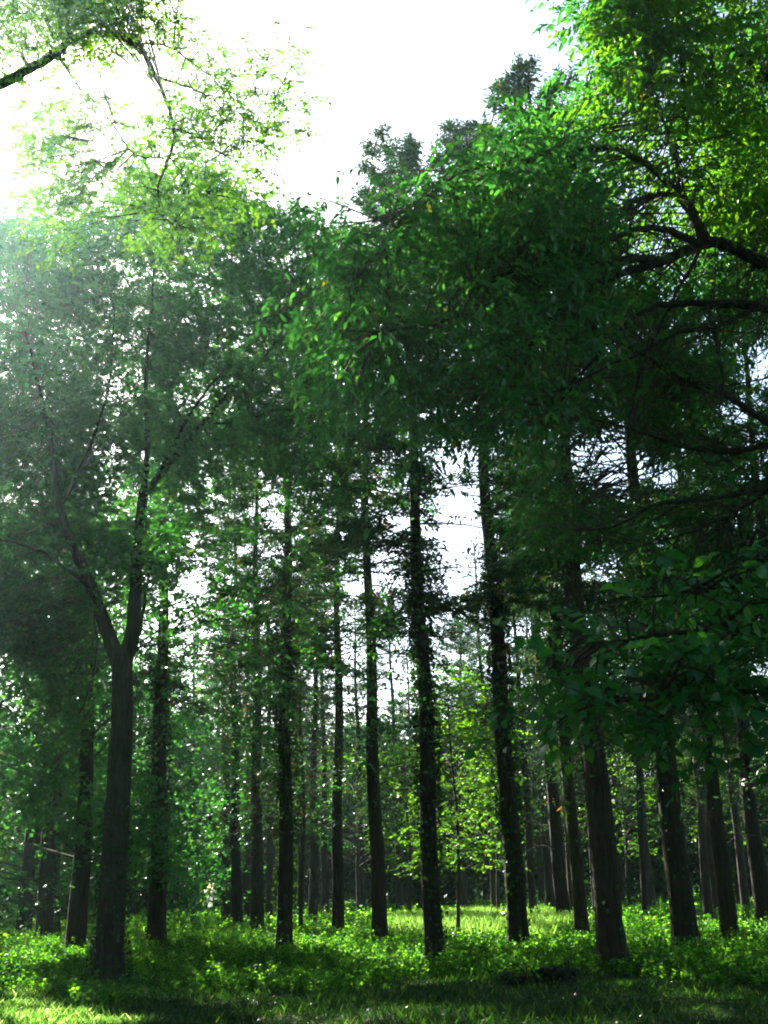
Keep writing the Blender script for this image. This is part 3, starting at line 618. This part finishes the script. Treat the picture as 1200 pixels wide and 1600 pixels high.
# --- branch hanging in from the top left
Yo = 14.0
TB = np.array([-8.2, Yo - 1, 0.0]); TB[2] = float(gz(TB[0], TB[1]))
root = thing('overhanging_tree', 'tree whose thin arching branch hangs across the white sky at upper left', 'tree', TB)
mb, C, r = trunk_mesh([TB, TB + np.array([.2, 0, 5]), TB + np.array([.0, .3, 10]), TB + np.array([.4, .6, 15])], .34, .1, k=16, flare=.5)
mb.build('trunk', M_bark2, root, smooth=True)
nodes = []; bm = MB(); lm = MB()
for p, a, b in [([(-330, 330, Yo - .6), (-160, 190, Yo - .3), (0, 131, Yo), (45, 108, Yo), (90, 82, Yo), (112, 62, Yo), (160, 53, Yo), (212, 70, Yo), (236, 105, Yo), (250, 135, Yo), (268, 180, Yo), (272, 215, Yo + .1), (262, 255, Yo + .2), (248, 290, Yo + .3), (252, 330, Yo + .3), (275, 358, Yo + .4)], .09, .010),
                ([(112, 62, Yo), (106, 35, Yo - .1), (110, -10, Yo - .3), (90, -60, Yo - .5)], .05, .02),
                ([(135, 56, Yo), (165, 32, Yo + .2), (215, 20, Yo + .4), (260, -20, Yo + .6)], .025, .01),
                ([(212, 70, Yo), (255, 70, Yo + .2), (290, 90, Yo + .3), (330, 120, Yo + .4), (360, 145, Yo + .5), (430, 150, Yo + .7)], .018, .006),
                ([(248, 120, Yo), (290, 135, Yo + .1), (330, 152, Yo + .2), (350, 172, Yo + .3), (380, 180, Yo + .5)], .022, .006),
                ([(270, 200, Yo), (310, 215, Yo), (345, 240, Yo)], .012, .005),
                ([(153, 152, Yo + .3), (170, 185, Yo + .3), (190, 215, Yo + .2), (215, 243, Yo + .2), (250, 247, Yo + .2)], .008, .015),
                ([(265, 245, Yo + .2), (290, 280, Yo + .3), (320, 300, Yo + .4)], .012, .005),
                ([(95, 95, Yo), (120, 130, Yo + .2), (140, 180, Yo + .5), (150, 250, Yo + .8)], .02, .006)]:
    l_, L = limb(p, a, b, 8); l_.build('limb', M_bark2, root, smooth=True); nodes += list(L)
mass(lm, bm, nodes, [(-60, -60), (250, -60), (235, 30), (150, 40), (60, 110), (-60, 120)], Yo - 2, Yo + 2, 260, 6, .22, .3, 9, .065, OVAL, .3, gaps=False, clump=22)
mass(lm, bm, nodes, [(260, 60), (350, 70), (470, 100), (490, 200), (400, 250), (300, 220), (270, 130)], Yo - .5, Yo + 1.5, 80, 5, .17, .28, 9, .07, OVAL, .3, gaps=False, clump=14)
mass(lm, bm, nodes, [(40, 190), (150, 170), (260, 190), (300, 230), (430, 240), (400, 330), (300, 370), (180, 350), (60, 330)], Yo - .5, Yo + 2, 160, 6, .2, .3, 9, .075, OVAL, .35, gaps=False, clump=24)
bm.build('twigs', M_twig, root); lm.build('crown', M_young_lit, root)

# ------------------------------------------------------------------ young broadleaf trees under the conifers
def sapling(bx, by, w, H, zb, R, n, label, size=.10, m_=None, lean=0., name='sapling', gaps=True, top=None):
    G = ground(bx, by); root = thing(name, label, 'sapling' if name == 'sapling' else 'tree', G, 'young broadleaf trees under the conifers')
    r0 = .5 * w / F * G[1]
    tp = G + np.array([lean * H, 0, H])
    mb, C, r = trunk_mesh([G, (G + tp) / 2 + np.array([.08, 0, 0]), tp], r0, .012, k=8, flare=.2, kink=.02)
    mb.build('trunk', M_bark2, root, smooth=True)
    nb = int(14 + H * 3); bm = MB(); lm = MB(); nodes = []
    for i in range(nb):
        z = zb + (H - zb) * (i + .5) / nb; a = i * 2.4 + rng.random(); f = (z - zb) / (H - zb)
        L = R * (.45 + .8 * sin(pi * min(1, f * .8 + .2))) * (.7 + .5 * rng.random())
        s = G + (tp - G) * (z / H); h = np.array([cos(a), sin(a), .25 + .3 * f])
        P = smooth_line([s, s + h * L * .5 + np.array([0, 0, .1 * L]), s + h * L - np.array([0, 0, .12 * L])], 4)
        tube(bm, P, np.linspace(r0 * .3, .004, len(P)), 4); nodes.append(P[3:])
    nd = np.concatenate(nodes); k = rng.integers(0, len(nd), n)
    S = nd[k] + .22 * rng.standard_normal((n, 3)); D = S - (G + np.array([0, 0, 0])) ; D[:, 2] = .1; D = nrmz(D - 0) + .8 * rng.standard_normal((n, 3)); D[:, 2] *= .4
    ok = shaft_ok(S, .3)
    if gaps: ok &= gap_ok(S)
    sprays(lm, bm, S[ok], D[ok], .25 + .25 * rng.random(ok.sum()), 7, size, ROUND, droop=.2, wild=.4)
    bm.build('branches', M_twig, root); lm.build('crown', m_ or M_young_lit, root)
sapling(717, 1476, 6, 7.5, 1.8, 1.6, 900, 'thin bare-stemmed sapling in the bright clearing, lit yellow-green leaves around it')
sapling(640, 1446, 7, 7, 2.2, 2.0, 800, 'young tree glowing green between the central conifer and the tall ivy-clad one', .11)
sapling(560, 1438, 7, 8, 2.5, 2.2, 800, 'bright green young tree behind and left of the central conifer trunk', .12)
sapling(780, 1440, 6, 7, 2.5, 1.8, 600, 'young green tree in front of the dark wood, left of the lone shaggy conifer', .11)
sapling(300, 1425, 8, 10, 4.5, 3.0, 800, 'green young tree under the large sky gap right of the stout conifer', .15)
sapling(470, 1470, 7, 10.5, 2.8, 1.7, 520, 'leafy young tree whose foliage hides the ivy-clad trunks left of centre', .11, M_leaf)
sapling(35, 1455, 8, 6.5, 2.0, 1.7, 700, 'young tree at far left with lit yellow-green leaf clusters', .11)
sapling(125, 1478, 5, 3.4, .6, 1.0, 420, 'low leafy sapling in the gap between the bark-bare conifer and the forked tree', .10, M_leaf)
sapling(865, 1432, 6, 9, 4.0, 2.2, 600, 'young tree with sunlit leaves above the pale trunks right of the clearing', .12)
sapling(985, 1428, 6, 8, 2.5, 2.2, 600, 'green young tree behind the gap right of the thickest conifer', .12)
sapling(1130, 1430, 6, 8, 3.0, 2.2, 600, 'green young tree behind the leaning dark conifer at right', .12)

# ------------------------------------------------------------------ far trees behind
def far_tree(x, y, H, R, n, label, size=.3, group='trees of the far wood', mt=None):
    G = np.array([x, y, 0.0]); root = thing('broadleaf_tree', label, 'tree', G, group)
    r0 = .12 + .012 * H
    mb, C, r = trunk_mesh([G, G + np.array([.2 * rng.standard_normal(), 0, H * .5]), G + np.array([.3 * rng.standard_normal(), 0, H * .92])], r0, .03, k=8, step=1.2, flare=.2)
    mb.build('trunk', M_bark, root, smooth=True)
    bm = MB(); lm = MB()
    ncl = 34; f = rng.random(ncl); a = rng.random(ncl) * 6.28; rr = R * np.sqrt(rng.random(ncl)) * (.35 + .9 * np.sin(pi * np.clip(f * .85 + .12, 0, 1)))
    C = G + np.stack([rr * np.cos(a), rr * np.sin(a), H * (.12 + .85 * f)], -1)
    A = G + np.stack([0 * a, 0 * a, C[:, 2] * .8], -1); twigs(bm, A, C, .05, .02)
    per = n // ncl
    S = (C[:, None] + rng.standard_normal((ncl, per, 3)) * np.array([.85, .85, .55])).reshape(-1, 3)
    ok = gap_ok(S) & shaft_ok(S) & (S[:, 2] > .4); S = S[ok]
    sprays(lm, None, S, rng.standard_normal((len(S), 3)), .7, 6, size, ROUND, droop=.2, wild=.7)
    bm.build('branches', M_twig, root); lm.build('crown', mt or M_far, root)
for (x, y, H) in ((-8.6, 33, 14), (-12.5, 31, 14), (-11.5, 40, 15), (-15, 37, 16), (-19, 42, 17), (-14, 46, 16), (-20, 51, 17), (-24, 46, 17), (-17, 57, 16), (-24, 60, 18), (-10, 52, 13), (-30, 54, 18)):  # first tree, hidden behind the forked tree, added to shade the lawn
    far_tree(x, y, H, 3.2, 2300, 'leafy tree in deep shade behind the trunks at left', .17, 'leafy trees behind the trunks at left', M_leaf)
i = 0
for Y, n_, H0 in ((72, 7, 11), (90, 9, 14), (110, 11, 16)):
    for j in range(n_):
        x = (-.42 + .84 * (j + .5) / n_) * Y + rng.uniform(-2, 2)
        H = H0 * rng.uniform(.8, 1.1) * (1.0 + (.25 if x > .12 * Y else 0))
        far_tree(x, Y + rng.uniform(-5, 5), H, 3.8, 2600, 'dense leafy tree of the dark far wood behind the trunks', .26 + .001 * Y)

relabel([o for o in scene.objects if o.get('group') == 'leafy trees behind the trunks at left'], 'shaded leafy tree')
FT = [o for o in scene.objects if o.get('group') == 'trees of the far wood']
relabel([o for o in FT if o.location[1] < 81], 'nearer far-wood tree'); relabel([o for o in FT if 81 <= o.location[1] < 99], 'middle-row far tree'); relabel([o for o in FT if o.location[1] >= 99], 'farthest leafy tree')
n = 26000; y = 122 + 10 * rng.random(n); x = (rng.random(n) * 2 - 1) * 70; hh = 10 + 4 * np.sin(x * .21) + 2 * np.sin(x * .63 + 1)
z = hh * rng.random(n); ok = gap_ok(np.stack([x, y, z], -1)); x, y, z = x[ok], y[ok], z[ok]; n = len(x)
fw = MB(); leaves(fw, np.stack([x, y, z], -1), rng.standard_normal((n, 3)), rng.standard_normal((n, 3)), .5 + .5 * rng.random(n), ROUND)
x2 = (rng.random(70) * 2 - 1) * 65; y2 = 121 + 4 * rng.random(70); twigs(fw, np.stack([x2, y2, 0 * x2], -1), np.stack([x2 + .3, y2, 0 * x2 + 11], -1), .22, .1)
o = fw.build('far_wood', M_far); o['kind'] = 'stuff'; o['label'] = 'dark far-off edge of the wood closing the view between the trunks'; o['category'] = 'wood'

# rest of the wood as unseen leaf clouds, added to block sky and sun
n = 60000; a = radians(112) + radians(316) * rng.random(n) ; ok = np.abs((a - pi / 2 + pi) % (2 * pi) - pi) > radians(32); a = a[ok]; n = len(a)
rr = 20 + 14 * rng.random(n); z = 1.0 + np.where(np.sin(a) < .2, 8., 15 + 3 * np.sin(a * 9)) * rng.random(n)
P = np.stack([rr * np.cos(a), rr * np.sin(a) + 6, z], -1); P = P[shaft_ok(P)]; px, py = project(P); P = P[((px < -150) | (px > 1350) | ((P - np.array([0, 0, EYE])) @ cF < 0))]; n = len(P)
fw = MB(); leaves(fw, P, rng.standard_normal((n, 3)), rng.standard_normal((n, 3)), .35 + .35 * rng.random(n), ROUND)
n = 24000; P = np.stack([rng.uniform(-34, -13, n), rng.uniform(18, 75, n), rng.uniform(5, 18, n)], -1); P = P[shaft_ok(P)]; px, py = project(P); P = P[px < -90]; n = len(P)
leaves(fw, P, rng.standard_normal((n, 3)), rng.standard_normal((n, 3)), .35 + .35 * rng.random(n), ROUND)
n = 36000; P = np.stack([rng.uniform(-16, 16, n), rng.uniform(-12, 22, n), rng.uniform(11, 20, n)], -1); P = P[shaft_ok(P)]; px, py = project(P); P = P[(py < -120) | ((P - np.array([0, 0, EYE])) @ cF < 0)]; n = len(P)
leaves(fw, P, rng.standard_normal((n, 3)), rng.standard_normal((n, 3)) * .5 + np.array([0, 0, 1]), .3 + .3 * rng.random(n), ROUND)
o = fw.build('unseen_shade_leaves', M_leaf); o['kind'] = 'stuff'; o['label'] = 'unseen leaf clouds of the wood around and overhead, added to block light'; o['category'] = 'wood'

# ------------------------------------------------------------------ ground plants
def wedge(n, y0, y1, margin=3.0, p=1.0):
    y = y0 + (y1 - y0) * rng.random(n * 3) ** p
    x = (rng.random(n * 3) * 2 - 1) * (y1 * .37 + margin); ok = np.abs(x) < y * .37 + margin
    return x[ok][:n], y[ok][:n]
def nz(x, y, s=.35):
    return .5 + .25 * (np.sin(x * s * 2.1 + 1) * np.cos(y * s * 1.7) + np.sin(x * s * 4.3 + y * s * 3.1 + 2) * .6 + np.cos(x * s * 1.1 - y * s * 2.7) * .7)
def herbs(name, n, y0, y1, hmin, hmax, leaf, per, label_mat, edge=None, p=1.0):
    x, y = wedge(n, y0, y1, p=p); q = nz(x, y); keep = rng.random(len(x)) < .35 + q
    if edge is not None: keep &= edge(x, y)
    x, y, q = x[keep], y[keep], q[keep]; n = len(x)
    h = hmin + (hmax - hmin) * np.clip(q, 0, 1) * (.5 + rng.random(n))
    lm = MB(); G_ = np.stack([x, y, gz(x, y) - .02], -1)
    ln = .25 * rng.standard_normal((n, 2)); T_ = G_ + np.stack([ln[:, 0] * h, ln[:, 1] * h, h], -1)
    twigs(lm, G_, T_, .005, .003)
    t = (np.arange(per) + .8) / per
    P = G_[:, None] + (T_ - G_)[:, None] * t[None, :, None]
    a = rng.random((n, 1)) * 6.28 + np.arange(per)[None] * 2.4
    D = np.stack([np.cos(a), np.sin(a), .15 + .4 * rng.standard_normal((n, per))], -1)
    nn = np.array([0, 0, 1.]) + .75 * rng.standard_normal((n, per, 3))
    sz = leaf * (.6 + .8 * rng.random((n, per)))
    tint = np.clip(rng.random((n, 1)) * .7 + .3 * rng.random((n, per)), 0, 1)
    leaves(lm, P.reshape(-1, 3), D.reshape(-1, 3), nn.reshape(-1, 3), sz.ravel(), ROUND, tint.ravel())
    o = lm.build(name, label_mat); o['kind'] = 'stuff'; o['label'] = 'knee-high leafy green undergrowth among the trunks' ; o['category'] = 'undergrowth'
def edgef(x, y):     # wavy border between mown grass and undergrowth
    return y > 21.0 - 2.5 * np.clip((-x - 1.5) / 3, 0, 1) + 1.2 * np.sin(x * .7) + .8 * np.sin(x * 1.9 + 1) - .12 * x
mbs = []
herbs('undergrowth', 30000, 15, 40, .12, .46, .068, 14, M_herb, edgef)
herbs('undergrowth', 15000, 40, 100, .25, .65, .14, 10, M_herb)
x = rng.uniform(-10, -3.2, 60000); y = rng.uniform(14, 26, 60000); k = (x < -3.2 - (y - 14) * .12 + .8 * np.sin(y * 2)) & (nz(x, y, 1.4) > .38); x, y = x[k], y[k]; n = len(x); a = rng.random(n) * 6.28
tg = MB(); leaves(tg, np.stack([x, y, gz(x, y)], -1), np.stack([np.cos(a), np.sin(a), .6 + rng.random(n)], -1), np.stack([np.sin(a), np.cos(a), .4 + 0 * a], -1), .06 + .12 * rng.random(n), tpl_oval(.14))
o = tg.build('sun_painted_grass', leaf_mat('sun_painted_grass', [(0, (.03, .11, .012)), (.6, (.08, .2, .03)), (1, (.3, .42, .18))], tr=.5, tr_gain=2.2, yellow=(1.2, 1.1, .7))); o['kind'] = 'stuff'; o['label'] = 'fine grass coloured pale for the sunlight at lower left'; o['category'] = 'grass'  # pale blades put sunlight into the colour of this patch
# clover-like low leaves and grass in front
herbs('weeds', 9000, 18, 60, .3, .75, .055, 18, M_young_lit, lambda x, y: (y > 20) & (nz(x + 3, y * 1.3, .5) > .62))
x = rng.uniform(-1.5, 8, 42000); y = rng.uniform(33, 62, 42000); k = (((x - 3.2 - (y - 45) * .04) / 3.6) ** 2 + ((y - 47) / 13) ** 2) * (.7 + .6 * nz(x, y, 1.2)) < 1; x, y = x[k], y[k]; n = len(x); a = rng.random(n) * 6.28
tg = MB(); leaves(tg, np.stack([x, y, gz(x, y)], -1), np.stack([np.cos(a) * .35, np.sin(a) * .35, 1 + 0 * a], -1), np.stack([np.sin(a), np.cos(a), .2 + 0 * a], -1), .35 + .35 * rng.random(n), tpl_oval(.06))
o = tg.build('tall_grass', leaf_mat('tall_grass', [(0, (.08, .2, .03)), (1, (.2, .34, .09))], tr=.5, tr_gain=1.8, yellow=(1.2, 1.1, .7))); o['kind'] = 'stuff'; o['label'] = 'tall grass coloured pale to brighten the sunlit clearing'; o['category'] = 'grass'  # pale blades added so the clearing looks more strongly sunlit
x, y = wedge(60000, 11.5, 27, 1.5); lm = MB(); n = len(x)
G_ = np.stack([x, y, gz(x, y)], -1); hh = .03 + .09 * rng.random(n) * nz(x, y, .8)
a = rng.random(n) * 6.28
leaves(lm, G_ + np.stack([0 * x, 0 * x, hh * .6], -1), np.stack([np.cos(a), np.sin(a), .3 * rng.standard_normal(n)], -1), np.array([0, 0, 1.]) + .4 * rng.standard_normal((n, 3)), .03 + .035 * rng.random(n), ROUND)
o = lm.build('ground_cover', M_ivy); o['kind'] = 'stuff'; o['label'] = 'low small-leaved ground cover darkened for the shaded lawn'; o['category'] = 'ground cover'  # darker leaf material used to deepen the lawn's shade
x, y = wedge(110000, 11.5, 28, 1.5); gm = MB(); n = len(x)
G_ = np.stack([x, y, gz(x, y) - .01], -1); a = rng.random(n) * 6.28
leaves(gm, G_, np.stack([np.cos(a) * .5, np.sin(a) * .5, .5 + rng.random(n)], -1), np.stack([np.sin(a), np.cos(a), .3 + 0 * a], -1), (.06 + .12 * rng.random(n) ** 2) * (.6 + .8 * nz(x, y, .8)), tpl_oval(.11))
o = gm.build('grass', M_grass); o['kind'] = 'stuff'; o['label'] = 'short grass coloured dark for the shade in the foreground'; o['category'] = 'grass'

def weed(px, py, h, label, size=.12):
    G = ground(px, py); root = thing('weed_plant', label, 'plant', G, 'tall weeds standing out of the undergrowth')
    bm = MB(); lm = MB()
    for s_ in range(3):
        L = h * (.7 + .4 * rng.random()); T_ = G + np.array([.15 * rng.standard_normal(), .1 * rng.standard_normal(), L])
        tube(bm, [G, (G + T_) / 2 + .03 * rng.standard_normal(3), T_], [.008, .006, .003], 4)
        n = 14; t = .25 + .75 * (np.arange(n) + .5) / n; a = np.arange(n) * 2.2 + rng.random() * 6
        P = G + (T_ - G) * t[:, None]
        leaves(lm, P, np.stack([np.cos(a), np.sin(a), .2 + 0 * a], -1), np.array([0, 0, 1.]) + .3 * rng.standard_normal((n, 3)), size * (1.2 - .6 * t), BROAD)
    bm.build('stem', M_twig, root); lm.build('leaves', M_herb, root)
weed(549, 1462, 1.3, 'lit weed between the straight brown trunk and the central conifer')
weed(503, 1468, 1.2, 'leafy weed at the foot of the slim grey-green trunk')
weed(847, 1452, 1.2, 'pale large-leaved weed in front of the grey trunks right of the clearing', .16)
weed(640, 1452, 1.0, 'leafy weed in the clearing left of the tall ivy-clad conifer')
weed(672, 1450, .9, 'bushy weed close behind the tall ivy-clad conifer')
weed(755, 1450, 1.0, 'broad clump of lit weeds in the clearing left of the lone shaggy conifer')
weed(214, 1520, .9, 'bright weed close right of the forked tree foot')
weed(258, 1508, .8, 'bright weed beside the foot of the stout leafy conifer')
weed(345, 1500, .8, 'leafy weed in half shade before the tight row of three trunks')
weed(300, 1512, .7, 'small weed midway between the stout leafy conifer and the tight row of three', .1)
weed(20, 1460, 1.1, 'lit weed clump at the far left edge below the thin leaning trunk')
weed(425, 1482, .9, 'leafy weed between the ivy-footed trunk and the stouter ivy-clad conifer')
weed(1010, 1480, 1.0, 'leafy weed in sun between the two thick conifers')
weed(1100, 1480, 1.0, 'leafy weed right of the second thick conifer foot')
weed(925, 1475, .8, 'weed showing left of the thickest conifer')
weed(1178, 1478, .8, 'bright weed near the right edge beside the rightmost conifer')

# pile of rotting wood in the shade left of the thickest conifer
G = ground(845, 1545); root = thing('log_pile', 'low dark overgrown heap of rotting wood in the shade left of the thickest conifer', 'log pile', G)
for i in range(9):
    mb = MB(); a = rng.uniform(-.5, .5); c = G + np.array([rng.uniform(-.5, .5), rng.uniform(-.35, .35), .08 + .22 * (i / 9)]); h = np.array([cos(a), sin(a), rng.uniform(-.15, .15)]) * rng.uniform(.12, .32)
    r_ = rng.uniform(.04, .08); P = np.linspace(c - h, c + h, 7) + .015 * rng.standard_normal((7, 3))
    tube(mb, P, r_ * np.array([.1, .95, 1, 1, .95, .85, .1]), 9, .06); mb.build('log', M_log, root, smooth=True)
hm_ = MB(); n = 260; S = G + np.stack([rng.normal(0, .38, n), rng.normal(0, .22, n), .1 + .2 * rng.random(n)], -1); leaves(hm_, S, rng.standard_normal((n, 3)), rng.standard_normal((n, 3)) + np.array([0, 0, 1.]), .07, ROUND); hm_.build('ivy', M_ivy, root)
for i in range(12):
    mb = MB(); s0 = G + np.array([rng.uniform(-.4, .4), rng.uniform(-.2, .2), .05]); s1 = s0 + np.array([rng.uniform(-.4, .4), rng.uniform(-.2, .2), rng.uniform(.15, .4)])
    tube(mb, smooth_line([s0, (s0 + s1) / 2 + .05, s1], 3), np.linspace(.02, .006, 7), 5); mb.build('stick', M_log, root)
# leaning dead pole behind the central conifer
A_ = ground(598, 1450); B_ = at(556, 1312, A_[1])
root = thing('fallen_branch', 'dead branch leaning against the central conifer from the left', 'branch', A_)
mb = MB(); tube(mb, smooth_line([A_, (A_ + B_) / 2 + np.array([.1, 0, .1]), B_], 5), np.linspace(.06, .03, 11), 7, .05); mb.build('branch_stem', M_bark2, root, smooth=True)
mb = MB()
for t in (.5, .7, .85): s = A_ + (B_ - A_) * t; tube(mb, [s, s + np.array([.3, .1, .35]), s + np.array([.4, .1, .7])], [.02, .012, .005], 4)
mb.build('side_twigs', M_twig, root)

# ------------------------------------------------------------------ air
if HAZE:
    me = bpy.data.meshes.new('haze'); X0, X1, Y0, Y1, Z0, Z1 = -75, 75, -8, 135, -1.5, 24
    V = [(x, y, z) for x in (X0, X1) for y in (Y0, Y1) for z in (Z0, Z1)]
    me.from_pydata(V, [], [(0, 1, 3, 2), (4, 6, 7, 5), (0, 4, 5, 1), (2, 3, 7, 6), (0, 2, 6, 4), (1, 5, 7, 3)])
    o = bpy.data.objects.new('haze', me); scene.collection.objects.link(o); o['kind'] = 'stuff'; o['label'] = 'thin sunlit air under the trees, tinted teal for leaf-filtered light'; o['category'] = 'haze'
    hm = bpy.data.materials.new('haze'); hm.use_nodes = True; N = hm.node_tree.nodes; N.clear()
    pv = N.new('ShaderNodeVolumePrincipled'); pv.inputs['Color'].default_value = (.65, 1, .93, 1); pv.inputs['Density'].default_value = .00032; pv.inputs['Anisotropy'].default_value = .84  # teal tint stands in for green light coming through leaves
    oo = N.new('ShaderNodeOutputMaterial'); hm.node_tree.links.new(pv.outputs[0], oo.inputs['Volume']); me.materials.append(hm)
print('VERTS', sum(len(o.data.vertices) for o in bpy.data.objects if o.type == 'MESH'))
